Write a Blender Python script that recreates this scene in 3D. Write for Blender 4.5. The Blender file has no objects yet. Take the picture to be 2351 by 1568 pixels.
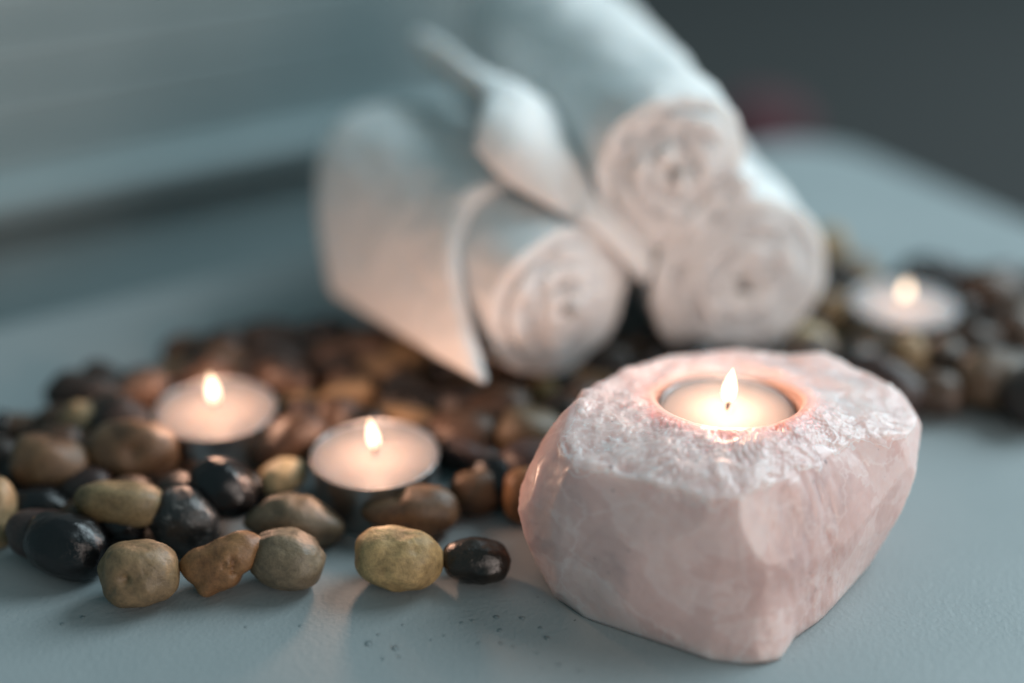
import bpy, math, random
import numpy as np
from mathutils import Vector, Matrix, noise

random.seed(7)
R_ = math.radians
scene = bpy.context.scene
COL = scene.collection
MM = 0.001

# ------------------------------------------------------------------ camera
CAM_H = 247.0                       # mm above the table top
PITCH = R_(28.0)
FPX, CX, CY = 3265.0, 1175.5, 784.0  # photograph measured on a 2351 px wide print
cam_d = bpy.data.cameras.new("camera")
cam = bpy.data.objects.new("camera", cam_d)
COL.objects.link(cam)
cam.location = (0, 0, CAM_H * MM)
cam.rotation_euler = (R_(90) - PITCH, 0, 0)
cam_d.lens = 50
cam_d.sensor_width = 36
cam_d.clip_start = 0.01
cam_d.clip_end = 50
cam_d.dof.use_dof = True
cam_d.dof.focus_distance = 0.386
cam_d.dof.aperture_fstop = 1.7
scene.camera = cam

# ------------------------------------------------------------------ light
w = bpy.data.worlds.new("World")
scene.world = w
w.use_nodes = True
bg = w.node_tree.nodes["Background"]
bg.inputs[0].default_value = (0.46, 0.78, 0.86, 1)
bg.inputs[1].default_value = 0.285


def area(name, loc, target, sx, sy, power, color):
    l = bpy.data.lights.new(name, 'AREA')
    l.shape = 'RECTANGLE'
    l.size = sx
    l.size_y = sy
    l.energy = power
    l.color = color
    o = bpy.data.objects.new(name, l)
    COL.objects.link(o)
    o.location = [c * MM for c in loc]
    d = Vector([t * MM for t in target]) - o.location
    o.rotation_euler = d.to_track_quat('-Z', 'Y').to_euler()
    return o


area("window_light", (1250, 1050, 1080), (40, 430, 20), 0.98, 1.25, 37.0, (0.76, 0.93, 1.0))
area("front_fill", (1060, -680, 430), (40, 390, 30), 0.8, 0.65, 10.0, (1.0, 0.83, 0.75))  # unseen warm fill, added to lift the camera-facing sides

scene.view_settings.view_transform = 'Standard'
scene.view_settings.look = 'None'
scene.view_settings.exposure = 0
scene.view_settings.gamma = 1
scene.cycles.use_denoising = True
scene.cycles.max_bounces = 10
scene.cycles.sample_clamp_indirect = 4.0
scene.cycles.caustics_reflective = False
scene.cycles.caustics_refractive = True

# ------------------------------------------------------------------ helpers
SP, CP = math.sin(PITCH), math.cos(PITCH)
RIGHT = np.array([1.0, 0, 0])
UP = np.array([0, SP, CP])
FWD = np.array([0, CP, -SP])
CAMP = np.array([0, 0, CAM_H])


def ray(px, py):
    return FWD + RIGHT * ((px - CX) / FPX) - UP * ((py - CY) / FPX)


def at_depth(px, py, Z):
    return CAMP + ray(px, py) * Z


def at_z(px, py, z):
    r = ray(px, py)
    return CAMP + r * ((z - CAM_H) / r[2])


def link_mesh(name, verts, faces, mat, parent=None, smooth=True, loc=(0, 0, 0), recalc=False):
    """verts in mm, relative to loc (mm)"""
    me = bpy.data.meshes.new(name)
    v = np.asarray(verts, dtype=float) * MM
    me.from_pydata(v.tolist(), [], faces)
    if recalc:
        import bmesh
        bm = bmesh.new()
        bm.from_mesh(me)
        bmesh.ops.recalc_face_normals(bm, faces=bm.faces)
        bm.to_mesh(me)
        bm.free()
    if smooth:
        me.polygons.foreach_set("use_smooth", [True] * len(me.polygons))
    me.update()
    if mat is not None:
        me.materials.append(mat)
    o = bpy.data.objects.new(name, me)
    COL.objects.link(o)
    o.location = [c * MM for c in loc]
    if parent is not None:
        o.parent = parent
    return o


def empty(name, loc):
    o = bpy.data.objects.new(name, None)
    o.empty_display_size = 0.02
    COL.objects.link(o)
    o.location = [c * MM for c in loc]
    return o


def tag(o, label=None, cat=None, group=None, kind=None):
    if label: o['label'] = label
    if cat: o['category'] = cat
    if group: o['group'] = group
    if kind: o['kind'] = kind
    return o


def grid_faces(n, m, wrap_n=False, wrap_m=False, off=0, flip=False):
    f = []
    for i in range(n if wrap_n else n - 1):
        for j in range(m if wrap_m else m - 1):
            a = off + i * m + j
            b = off + ((i + 1) % n) * m + j
            c = off + ((i + 1) % n) * m + (j + 1) % m
            d = off + i * m + (j + 1) % m
            f.append((a, d, c, b) if flip else (a, b, c, d))
    return f


def nz(p, s, seed=0.0):
    return noise.noise(Vector((p[0] * s + seed, p[1] * s - seed * 1.7, p[2] * s + seed * 0.6)))


# ------------------------------------------------------------------ materials
def new_mat(name):
    m = bpy.data.materials.new(name)
    m.use_nodes = True
    nt = m.node_tree
    b = nt.nodes["Principled BSDF"]
    return m, nt, b


def N(nt, t, **kw):
    n = nt.nodes.new(t)
    for k, v in kw.items():
        setattr(n, k, v)
    return n


def obj_noise(nt, scale, detail=4, rough=0.55, vec=None, dist=0.0):
    n = N(nt, 'ShaderNodeTexNoise')
    n.inputs['Scale'].default_value = scale
    n.inputs['Detail'].default_value = detail
    n.inputs['Roughness'].default_value = rough
    n.inputs['Distortion'].default_value = dist
    if vec is None:
        tc = nt.nodes.get('TC') or N(nt, 'ShaderNodeTexCoord', name='TC')
        vec = tc.outputs['Object']
    nt.links.new(vec, n.inputs['Vector'])
    return n


def ramp(nt, src, stops):
    r = N(nt, 'ShaderNodeValToRGB')
    el = r.color_ramp.elements
    while len(el) < len(stops):
        el.new(0.5)
    for e, (p, c) in zip(el, stops):
        e.position = p
        e.color = c if len(c) == 4 else (*c, 1)
    nt.links.new(src, r.inputs[0])
    return r


def mix(nt, fac, a, b, mode='MIX'):
    m = N(nt, 'ShaderNodeMix', data_type='RGBA', blend_type=mode)
    for s, v in ((m.inputs[0], fac), (m.inputs[6], a), (m.inputs[7], b)):
        if hasattr(v, 'is_output'):
            nt.links.new(v, s)
        elif isinstance(v, (int, float)):
            s.default_value = v
        else:
            s.default_value = (*v, 1)
    return m.outputs[2]


def bump(nt, src, strength, dist, prev=None):
    b = N(nt, 'ShaderNodeBump')
    b.inputs['Strength'].default_value = strength
    b.inputs['Distance'].default_value = dist
    nt.links.new(src, b.inputs['Height'])
    if prev is not None:
        nt.links.new(prev, b.inputs['Normal'])
    return b.outputs[0]


def stone_mat(name, dark, light, rough=0.42, spec=0.5, streak=None, grain=0.35):
    m, nt, b = new_mat(name)
    k = {'ochre': (2.05, 1.66, 1.36), 'umber': (0.85, 0.75, 0.68), 'khaki': (1.25, 1.06, 0.94), 'tan': (1.2, 1.05, 0.9), 'cream': (1.2, 1.1, 0.95), 'olive': (1.5, 1.26, 1.08), 'grey_olive': (1.22, 1.04, 0.9), 'rust': (1.05, 0.95, 0.85),
         'brown': (0.85, 0.76, 0.68), 'pink_brown': (0.85, 0.78, 0.7), 'slate': (1.0, 1.0, 1.0)}.get(name.replace('_stone', ''), (0.52, 0.47, 0.44))
    dark = tuple(a * b_ for a, b_ in zip(dark, k)); light = tuple(a * b_ for a, b_ in zip(light, k))
    oi = N(nt, 'ShaderNodeObjectInfo')
    tc = N(nt, 'ShaderNodeTexCoord', name='TC')
    sh = N(nt, 'ShaderNodeVectorMath', operation='MULTIPLY_ADD')
    cmb = N(nt, 'ShaderNodeCombineXYZ')
    for i in range(3):
        nt.links.new(oi.outputs['Random'], cmb.inputs[i])
    nt.links.new(cmb.outputs[0], sh.inputs[0])
    sh.inputs[1].default_value = (3.1, 5.7, 4.3)
    nt.links.new(tc.outputs['Object'], sh.inputs[2])
    v = sh.outputs[0]
    n1 = obj_noise(nt, 95, 6, 0.62, v, 0.4)
    n2 = obj_noise(nt, 700, 4, 0.7, v)
    col = ramp(nt, n1.outputs[0], [(0.32, dark), (0.68, light)]).outputs[0]
    g = ramp(nt, n2.outputs[0], [(0.30, (0.55, 0.55, 0.55)), (0.62, (1.12, 1.1, 1.05))]).outputs[0]
    col = mix(nt, grain * 2, col, g, 'MULTIPLY')
    if streak is not None:
        mp = N(nt, 'ShaderNodeMapping')
        mp.inputs['Scale'].default_value = (1, 0.22, 1)
        mp.inputs['Rotation'].default_value = (0.3, 0.2, 0.6)
        nt.links.new(v, mp.inputs[0])
        n3 = obj_noise(nt, 420, 5, 0.7, mp.outputs[0], 0.6)
        s = ramp(nt, n3.outputs[0], [(0.56, (0, 0, 0)), (0.72, (1, 1, 1))]).outputs[0]
        col = mix(nt, s, col, streak)
    nt.links.new(col, b.inputs['Base Color'])
    rr = N(nt, 'ShaderNodeMapRange')
    nt.links.new(n2.outputs[0], rr.inputs[0])
    rr.inputs[3].default_value = rough - 0.08
    rr.inputs[4].default_value = rough + 0.10
    nt.links.new(rr.outputs[0], b.inputs['Roughness'])
    b.inputs['Specular IOR Level'].default_value = spec
    nb = bump(nt, n1.outputs[0], 0.25, 0.002)
    nb = bump(nt, n2.outputs[0], 0.5, 0.0004, nb)
    nt.links.new(nb, b.inputs['Normal'])
    return m


STONE = {
    'brown':  stone_mat('brown_stone', (0.10, 0.058, 0.034), (0.21, 0.135, 0.078), 0.42),
    'umber':  stone_mat('umber_stone', (0.055, 0.033, 0.022), (0.12, 0.075, 0.048), 0.40),
    'rust':   stone_mat('rust_stone', (0.15, 0.072, 0.030), (0.27, 0.150, 0.070), 0.48),
    'olive':  stone_mat('olive_stone', (0.092, 0.070, 0.042), (0.185, 0.143, 0.088), 0.46),
    'grey':   stone_mat('grey_olive_stone', (0.090, 0.076, 0.055), (0.160, 0.140, 0.103), 0.46),
    'ochre':  stone_mat('ochre_stone', (0.095, 0.075, 0.038), (0.27, 0.222, 0.125), 0.50),
    'khaki':  stone_mat('khaki_stone', (0.11, 0.088, 0.046), (0.215, 0.180, 0.105), 0.48),
    'tan':    stone_mat('tan_stone', (0.21, 0.150, 0.090), (0.34, 0.260, 0.165), 0.46),
    'cream':  stone_mat('cream_stone', (0.36, 0.290, 0.180), (0.52, 0.450, 0.320), 0.46),
    'black':  stone_mat('black_stone', (0.008, 0.008, 0.010), (0.020, 0.019, 0.021), 0.17, 0.5, grain=0.2),
    'jet':    stone_mat('black_brown_stone', (0.012, 0.010, 0.009), (0.055, 0.038, 0.024), 0.20, 0.5),
    'slate':  stone_mat('slate_stone', (0.020, 0.019, 0.019), (0.045, 0.042, 0.040), 0.30, 0.5, (0.20, 0.19, 0.18)),
    'dark':   stone_mat('dark_brown_stone', (0.028, 0.020, 0.017), (0.065, 0.045, 0.035), 0.40),
    'plum':   stone_mat('plum_stone', (0.070, 0.042, 0.040), (0.125, 0.082, 0.075), 0.42),
    'pink':   stone_mat('pink_brown_stone', (0.15, 0.088, 0.065), (0.25, 0.165, 0.125), 0.45),
}

# vinyl table covering
M_vinyl, nt, b = new_mat('pale_vinyl')
tc = N(nt, 'ShaderNodeTexCoord', name='TC')
v1 = N(nt, 'ShaderNodeTexVoronoi', feature='SMOOTH_F1')
v1.inputs['Scale'].default_value = 620
v1.inputs['Smoothness'].default_value = 0.5
nt.links.new(tc.outputs['Object'], v1.inputs['Vector'])
n1 = obj_noise(nt, 900, 5, 0.65)
n2 = obj_noise(nt, 14, 4, 0.6)
n3 = obj_noise(nt, 620, 2, 0.5)
col = ramp(nt, n2.outputs[0], [(0.3, (0.270, 0.305, 0.313)), (0.7, (0.305, 0.338, 0.346))]).outputs[0]
spk = ramp(nt, n3.outputs[0], [(0.215, (0.40, 0.41, 0.42)), (0.25, (1, 1, 1))]).outputs[0]
col = mix(nt, 1.0, col, spk, 'MULTIPLY')
nt.links.new(col, b.inputs['Base Color'])
b.inputs['Roughness'].default_value = 0.5
b.inputs['Specular IOR Level'].default_value = 0.4
nb = bump(nt, v1.outputs[0], 0.14, 0.0005)
nb = bump(nt, n1.outputs[0], 0.30, 0.0005, nb)
nt.links.new(nb, b.inputs['Normal'])

# painted boards, dark bench, red cloth, floor
def cloth_mat(name, c1, c2, scale, rough=0.8, bs=0.3, bd=0.001):
    m, nt, b = new_mat(name)
    n = obj_noise(nt, scale, 5, 0.6)
    nt.links.new(ramp(nt, n.outputs[0], [(0.3, c1), (0.7, c2)]).outputs[0], b.inputs['Base Color'])
    b.inputs['Roughness'].default_value = rough
    nt.links.new(bump(nt, n.outputs[0], bs, bd), b.inputs['Normal'])
    return m


M_board = cloth_mat('painted_board', (0.25, 0.31, 0.32), (0.28, 0.34, 0.35), 30, 0.5, 0.1)
M_plinth = cloth_mat('lightened_plinth', (0.36, 0.43, 0.44), (0.40, 0.47, 0.48), 30, 0.5, 0.1)  # board paint made lighter, standing in for light missing low on the wall
M_bench = cloth_mat('charcoal_fabric', (0.018, 0.018, 0.018), (0.027, 0.027, 0.026), 300, 0.9)
M_red = cloth_mat('dark_red_fabric', (0.075, 0.020, 0.027), (0.095, 0.025, 0.033), 400, 0.85)
M_floor = cloth_mat('dark_floor', (0.05, 0.05, 0.05), (0.08, 0.08, 0.08), 8, 0.6)

# terry towel
M_towel, nt, b = new_mat('white_terry')
n1 = obj_noise(nt, 1100, 3, 0.7)
n2 = obj_noise(nt, 160, 4, 0.6)
nt.links.new(ramp(nt, n2.outputs[0], [(0.3, (0.84, 0.83, 0.82)), (0.7, (0.90, 0.89, 0.88))]).outputs[0], b.inputs['Base Color'])
b.inputs['Roughness'].default_value = 0.95
b.inputs['Specular IOR Level'].default_value = 0.1
b.inputs['Sheen Weight'].default_value = 0.25
b.inputs['Subsurface Weight'].default_value = 0.7
b.inputs['Subsurface Radius'].default_value = (1, 0.9, 0.8)
b.inputs['Subsurface Scale'].default_value = 0.005
nb = bump(nt, n1.outputs[0], 0.8, 0.0012)
nt.links.new(bump(nt, n2.outputs[0], 0.4, 0.003, nb), b.inputs['Normal'])

# wax, aluminium, wick
M_wax, nt, b = new_mat('white_wax')
b.inputs['Base Color'].default_value = (0.19, 0.182, 0.178, 1)
b.inputs['Roughness'].default_value = 0.45
b.inputs['Specular IOR Level'].default_value = 0.12
b.inputs['Subsurface Weight'].default_value = 1.0
b.inputs['Subsurface Radius'].default_value = (1, 0.72, 0.5)
b.inputs['Subsurface Scale'].default_value = 0.02
M_wax_far = M_wax.copy()
M_wax_far.name = 'far_wax_lightened'
M_wax_far.node_tree.nodes['Principled BSDF'].inputs['Base Color'].default_value = (0.36, 0.355, 0.36, 1)  # wax colour lightened where little candle light reaches it
M_wax_deep = M_wax.copy()
M_wax_deep.name = 'hollow_wax_lightened'
M_wax_deep.node_tree.nodes['Principled BSDF'].inputs['Base Color'].default_value = (0.245, 0.23, 0.22, 1)  # wax colour lightened to make up for weak grazing flame light
M_alu, nt, b = new_mat('aluminium')
b.inputs['Base Color'].default_value = (0.50, 0.50, 0.50, 1)
b.inputs['Metallic'].default_value = 1
b.inputs['Roughness'].default_value = 0.33
M_wick, nt, b = new_mat('charred_wick')
b.inputs['Base Color'].default_value = (0.03, 0.02, 0.018, 1)
b.inputs['Roughness'].default_value = 0.9

# flame: glowing gas with thickness
M_flame = bpy.data.materials.new('flame')
M_flame.use_nodes = True
nt = M_flame.node_tree
nt.nodes.clear()
out = N(nt, 'ShaderNodeOutputMaterial')
em = N(nt, 'ShaderNodeEmission')
em.inputs[0].default_value = (1.0, 0.72, 0.47, 1)
em.inputs[1].default_value = 1200
nt.links.new(em.outputs[0], out.inputs['Volume'])

# water: thin clear domes
M_water = bpy.data.materials.new('water')
M_water.use_nodes = True
nt = M_water.node_tree
nt.nodes.clear()
out = N(nt, 'ShaderNodeOutputMaterial')
tr = N(nt, 'ShaderNodeBsdfTransparent')
tr.inputs[0].default_value = (1, 1, 1, 1)
gl = N(nt, 'ShaderNodeBsdfGlossy')
gl.inputs['Roughness'].default_value = 0.10
fr = N(nt, 'ShaderNodeFresnel')
fr.inputs[0].default_value = 1.26
mx = N(nt, 'ShaderNodeMixShader')
nt.links.new(fr.outputs[0], mx.inputs[0])
nt.links.new(tr.outputs[0], mx.inputs[1])
nt.links.new(gl.outputs[0], mx.inputs[2])
nt.links.new(mx.outputs[0], out.inputs[0])

# rose quartz
M_quartz, nt, b = new_mat('rose_quartz')
tc = N(nt, 'ShaderNodeTexCoord', name='TC')
at = N(nt, 'ShaderNodeAttribute', attribute_name='fracture')
mp = N(nt, 'ShaderNodeMapping')
mp.inputs['Rotation'].default_value = (0.9, 0.7, 0.5)
mp.inputs['Scale'].default_value = (1, 0.6, 1)
nt.links.new(tc.outputs['Object'], mp.inputs[0])
na = obj_noise(nt, 26, 9, 0.66, mp.outputs[0], 0.6)
nb_ = obj_noise(nt, 26, 5, 0.6, mp.outputs[0], 0.5)
nc = obj_noise(nt, 520, 6, 0.7)
nd = obj_noise(nt, 330, 8, 0.8, mp.outputs[0], 0.8)
base = ramp(nt, na.outputs[0], [(0.28, (0.50, 0.36, 0.355)), (0.43, (0.66, 0.465, 0.435)), (0.53, (0.72, 0.515, 0.48)), (0.62, (0.75, 0.57, 0.535)), (0.74, (0.77, 0.67, 0.65))]).outputs[0]
vein = ramp(nt, nb_.outputs[0], [(0.50, (0, 0, 0)), (0.512, (0.30, 0.30, 0.30)), (0.60, (0, 0, 0))]).outputs[0]
base = mix(nt, vein, base, (0.84, 0.74, 0.72))
vo = N(nt, 'ShaderNodeTexVoronoi', feature='DISTANCE_TO_EDGE')
vo.inputs['Scale'].default_value = 30
wv = N(nt, 'ShaderNodeVectorMath', operation='MULTIPLY_ADD')
nt.links.new(obj_noise(nt, 70, 5, 0.6).outputs[1], wv.inputs[0])
wv.inputs[1].default_value = (0.02, 0.02, 0.02)
nt.links.new(mp.outputs[0], wv.inputs[2])
nt.links.new(wv.outputs[0], vo.inputs['Vector'])
crack = ramp(nt, vo.outputs[0], [(0.0, (0.30, 0.30, 0.30)), (0.018, (0, 0, 0))]).outputs[0]
base = mix(nt, crack, base, (0.88, 0.78, 0.76))
frost = ramp(nt, nd.outputs[0], [(0.53, (0, 0, 0)), (0.63, (0.9, 0.9, 0.9))]).outputs[0]
fm = N(nt, 'ShaderNodeMath', operation='MULTIPLY')
nt.links.new(frost, fm.inputs[0])
nt.links.new(at.outputs['Fac'], fm.inputs[1])
base = mix(nt, fm.outputs[0], base, (0.76, 0.66, 0.64))
edge = ramp(nt, at.outputs['Fac'], [(0.25, (0, 0, 0)), (0.42, (0.75, 0.75, 0.75)), (0.60, (0, 0, 0))]).outputs[0]
base = mix(nt, edge, base, (0.78, 0.75, 0.75))
fl = ramp(nt, obj_noise(nt, 760, 3, 0.6).outputs[0], [(0.62, (0, 0, 0)), (0.70, (1, 1, 1))]).outputs[0]
f2 = N(nt, 'ShaderNodeMath', operation='MULTIPLY')
nt.links.new(fl, f2.inputs[0])
nt.links.new(at.outputs['Fac'], f2.inputs[1])
base = mix(nt, f2.outputs[0], base, (0.88, 0.85, 0.85))  # crystal glints painted into the colour as pale flecks
dk = ramp(nt, obj_noise(nt, 300, 3, 0.5).outputs[0], [(0.24, (0.45, 0.43, 0.45)), (0.30, (1, 1, 1))]).outputs[0]
base = mix(nt, 0.8, base, dk, 'MULTIPLY')
ad = N(nt, 'ShaderNodeAttribute', attribute_name='glare_dim')
base = mix(nt, ad.outputs['Fac'], base, (0.27, 0.185, 0.16))  # colour darkened in the hollow and round its rim against candle glare
nt.links.new(base, b.inputs['Base Color'])
rg = N(nt, 'ShaderNodeMapRange')
nt.links.new(nc.outputs[0], rg.inputs[0])
rg.inputs[3].default_value = 0.20
rg.inputs[4].default_value = 0.50
nt.links.new(rg.outputs[0], b.inputs['Roughness'])
b.inputs['IOR'].default_value = 1.54
b.inputs['Subsurface Weight'].default_value = 1.0
b.inputs['Subsurface Radius'].default_value = (1.0, 0.74, 0.64)
b.inputs['Subsurface Scale'].default_value = 0.009
bs1 = N(nt, 'ShaderNodeBump')
bs1.inputs['Distance'].default_value = 0.0012
nt.links.new(nc.outputs[0], bs1.inputs['Height'])
ms = N(nt, 'ShaderNodeMapRange')
nt.links.new(at.outputs['Fac'], ms.inputs[0])
ms.inputs[3].default_value = 0.07
ms.inputs[4].default_value = 0.32
nt.links.new(ms.outputs[0], bs1.inputs['Strength'])
nt.links.new(bs1.outputs[0], b.inputs['Normal'])

# ------------------------------------------------------------------ the table
EDGE_D = np.array([0.851, 0.525, 0])       # along the back edge
EDGE_N = np.array([-0.525, 0.851, 0])      # away from the table
CORNER = np.array([157.0, 701.0, 0])
E0 = CORNER.copy()


def table_outline(inset, rad):
    c = CORNER - EDGE_N * inset - EDGE_D * inset
    pts = []
    cc = c - (EDGE_D + EDGE_N) * rad
    for k in range(17):
        a = (math.pi / 2) * k / 16
        pts.append(cc + rad * (EDGE_N * math.cos(a) + EDGE_D * math.sin(a)))
    p_r = c - EDGE_N * 900
    p_rl = p_r - EDGE_D * 1300 + 2 * EDGE_D * inset
    p_l = c - EDGE_D * 1300 + 2 * EDGE_D * inset
    return [p_l] + pts + [p_r + EDGE_N * 2 * inset, p_rl + EDGE_N * 2 * inset]


table = empty('padded_table', CORNER - EDGE_D * 400 - EDGE_N * 300 + np.array([0, 0, -60]))
tag(table, 'pale grey vinyl padded table top with a rounded corner, under the stones', 'table')
tl = np.array(table.location) / MM
V, F = [], []
rings = []
for (ins, z) in [(6, -58), (0, -52), (0, -9), (0.7, -5.2), (2.7, -2.4), (6, -0.6), (9.5, 0)]:
    o = table_outline(ins, max(44 - ins, 20))
    rings.append(len(V))
    V += [p + np.array([0, 0, z]) - tl for p in o]
n = len(o)
for a, bb in zip(rings[:-1], rings[1:]):
    for i in range(n):
        j = (i + 1) % n
        F.append((a + j, a + i, bb + i, bb + j))
F.append(tuple(reversed(range(rings[-1], rings[-1] + n))))
F.append(tuple(range(rings[0], rings[0] + n)))
top = link_mesh('padded_top', V, F, M_vinyl, table, smooth=False, recalc=True)
for p in top.data.polygons:
    p.use_smooth = len(p.vertices) == 4

# ------------------------------------------------------------------ behind the table
def box_along(o_pt, d, nrm, length, depth, z0, z1, bev=2.0):
    """box: from o_pt along d, depth along nrm, chamfered front edges"""
    d = np.asarray(d); nrm = np.asarray(nrm)
    prof = [(bev, z0), (0, z0 + bev), (0, z1 - bev), (bev, z1), (depth, z1), (depth, z0)]
    V = []
    for s in (0, length):
        for (q, z) in prof:
            V.append(o_pt + d * s + nrm * q + np.array([0, 0, z]))
    k = len(prof)
    F = [tuple(range(k - 1, -1, -1)), tuple(range(k, 2 * k))]
    for i in range(k):
        j = (i + 1) % k
        F.append((i, j, k + j, k + i))
    return V, F


WALL_D = 125.0
W0 = CORNER - EDGE_D * 900 + EDGE_N * WALL_D
WL = 900.0 - 95
V, F = box_along(W0 + EDGE_N * 14, EDGE_D, EDGE_N, WL, 30, -700, 600)
wall = link_mesh('wall', V, F, M_board, smooth=False)
tag(wall, kind='structure')


def wall_z(px, py, off=0.0):
    """height where the sight line through a pixel meets the wall face"""
    r = ray(px, py)
    t = ((W0 - EDGE_N * off - CAMP) @ EDGE_N) / (r @ EDGE_N)
    return (CAMP + r * t)[2]


rows = [wall_z(350, y) for y in (560, 470, 375, 262, 150, 40, -70, -180)]
zs = rows
# lower panel, shadow gap, projecting rail, then boards
V, F = box_along(W0, EDGE_D, EDGE_N, WL, 14, -690, wall_z(350, 508))
link_mesh('plinth_board', V, F, M_plinth, wall, smooth=False)
V, F = box_along(W0 - EDGE_N * 16, EDGE_D, EDGE_N, WL, 30, wall_z(350, 455, 16), wall_z(350, 375, 16), 4)
link_mesh('rail', V, F, M_board, wall, smooth=False)
z = wall_z(350, 375) + 0.5
pitch = wall_z(350, 260) - wall_z(350, 375)
for k in range(9):
    V, F = box_along(W0, EDGE_D, EDGE_N, WL, 14, z + k * pitch + 0.4, z + (k + 1) * pitch - 0.4, 1.6)
    link_mesh('board', V, F, M_board, wall, smooth=False)

V = [(-5000, -2000, -700), (5000, -2000, -700), (5000, 9000, -700), (-5000, 9000, -700)]
floor = link_mesh('floor', V, [(0, 1, 2, 3)], M_floor, smooth=False)
tag(floor, kind='structure')


def soft_box(sx, sy, sz, e=6.0, n=24, m=40, seed=0.0, amp=0.0):
    V = []
    for i in range(n + 1):
        a = -math.pi / 2 + math.pi * i / n
        for j in range(m):
            t = 2 * math.pi * j / m
            f = lambda c: math.copysign(abs(c) ** (2 / e), c)
            p = np.array([sx * f(math.cos(a)) * f(math.cos(t)), sy * f(math.cos(a)) * f(math.sin(t)), sz * f(math.sin(a))])
            p = p * (1 + amp * nz(p, 0.02, seed))
            V.append(p)
    return V, grid_faces(n + 1, m, wrap_m=True, flip=True)


bp = CORNER + EDGE_D * 1051 + EDGE_N * 572
bench = empty('padded_bench', (bp[0], bp[1], -700))
tag(bench, 'dark charcoal padded bench beyond the rounded table corner', 'bench')
bench.rotation_euler[2] = math.atan2(0.525, 0.851)
V, F = soft_box(1100, 830, 60, 24, 36, 96)
link_mesh('seat_pad', [np.array(p) + np.array([0, 0, 480]) for p in V], F, M_bench, bench)
V, F = soft_box(1080, 810, 208, 30, 36, 96)
link_mesh('bench_base', [np.array(p) + np.array([0, 0, 210]) for p in V], F, M_bench, bench)
pc = at_z(1748, 296, -125)
V, F = soft_box(36, 32, 30, 2.4, seed=3, amp=0.1)
cush = link_mesh('cushion', V, F, M_red, loc=(pc[0], pc[1], -131))
tag(cush, 'dark red cushion lying behind the rounded table corner', 'cushion')

# ------------------------------------------------------------------ tea lights
def lathe(prof, n=64):
    V = []
    for (r, z) in prof:
        for k in range(n):
            a = 2 * math.pi * k / n
            V.append((r * math.cos(a), r * math.sin(a), z))
    return V, grid_faces(len(prof), n, wrap_m=True, flip=True)


def tube(path, rad, n=8):
    V = []
    path = [np.array(p, float) for p in path]
    for i, p in enumerate(path):
        t = path[min(i + 1, len(path) - 1)] - path[max(i - 1, 0)]
        t /= np.linalg.norm(t)
        u = np.cross(t, [0.3, 1, 0.1]); u /= np.linalg.norm(u)
        v = np.cross(t, u)
        r = rad[i] if isinstance(rad, (list, tuple)) else rad
        for k in range(n):
            a = 2 * math.pi * k / n
            V.append(p + r * (u * math.cos(a) + v * math.sin(a)))
    F = grid_faces(len(path), n, wrap_m=True)
    F.append(tuple(range(n - 1, -1, -1)))
    F.append(tuple(range((len(path) - 1) * n, len(path) * n)))
    return V, F


def tealight(loc, label, fh=11.0, fw=2.0, power=0.07, seed=0, lean=0.0, R=19.2, H=17.0, lh=1.12, wax=None):
    t = empty('tealight_candle', loc)
    tag(t, label, 'candle', 'lit tealight candles')
    V, F = lathe([(0.01, 0.3), (R - 2.2, 0.3), (R - 1.2, 0.0), (R - 0.6, 0.8), (R - 0.35, H - 1.4), (R - 0.1, H - 0.6),
                  (R + 0.1, H - 0.15), (R, H + 0.02), (R - 0.25, H - 0.05), (R - 0.4, H - 1.0), (R - 0.6, 1.2), (0.01, 1.0)])
    link_mesh('cup', V, F, M_alu, t)
    pr = [(0.01, 1.3), (R - 0.8, 1.5), (R - 0.7, H - 1.0), (R - 0.45, H - 0.15)]
    for r in (R - 0.9, R - 2.5, R - 5, 11, 8, 5, 3, 1.6, 0.8, 0.01):
        pr.append((r, H - 0.1 - 0.5 * math.exp(-(r / 9) ** 2) + (0.7 * math.exp(-(r / 1.1) ** 2))))
    V, F = lathe(pr)
    link_mesh('wax', V, F, wax or M_wax, t)
    zb = H - 0.5
    V, F = tube([(0, 0, zb - 4), (0, 0, zb), (0.1, 0, zb + 1.6), (0.3, 0.1, zb + 3.2), (0.1, 0.1, zb + 4.6), (0.7, 0, zb + 5.6)],
                [0.55, 0.55, 0.55, 0.55, 0.5, 0.35])
    link_mesh('wick', V, F, M_wick, t)
    pr = []
    for k in range(21):
        s = k / 20
        r = fw * (math.sin(math.pi * min(s ** 0.72, 1)) ** 0.85) * (1 - 0.35 * s) * 1.12 if 0 < k < 20 else 0.01
        pr.append((r, zb + 2.6 + s * fh))
    V, F = lathe(pr, 24)
    V = [(x + lean * ((z - zb) / fh) ** 2, y, z) for (x, y, z) in V]
    link_mesh('flame', V, F, M_flame, t)
    l = bpy.data.lights.new('flame_light', 'POINT')
    l.energy = power
    l.color = (1.0, 0.56, 0.38)
    l.shadow_soft_size = 0.0042
    o = bpy.data.objects.new('flame_light', l)
    COL.objects.link(o)
    o.parent = t
    o.location = (0, 0, (zb + 2.6 + fh * lh) * MM)
    return t


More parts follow.
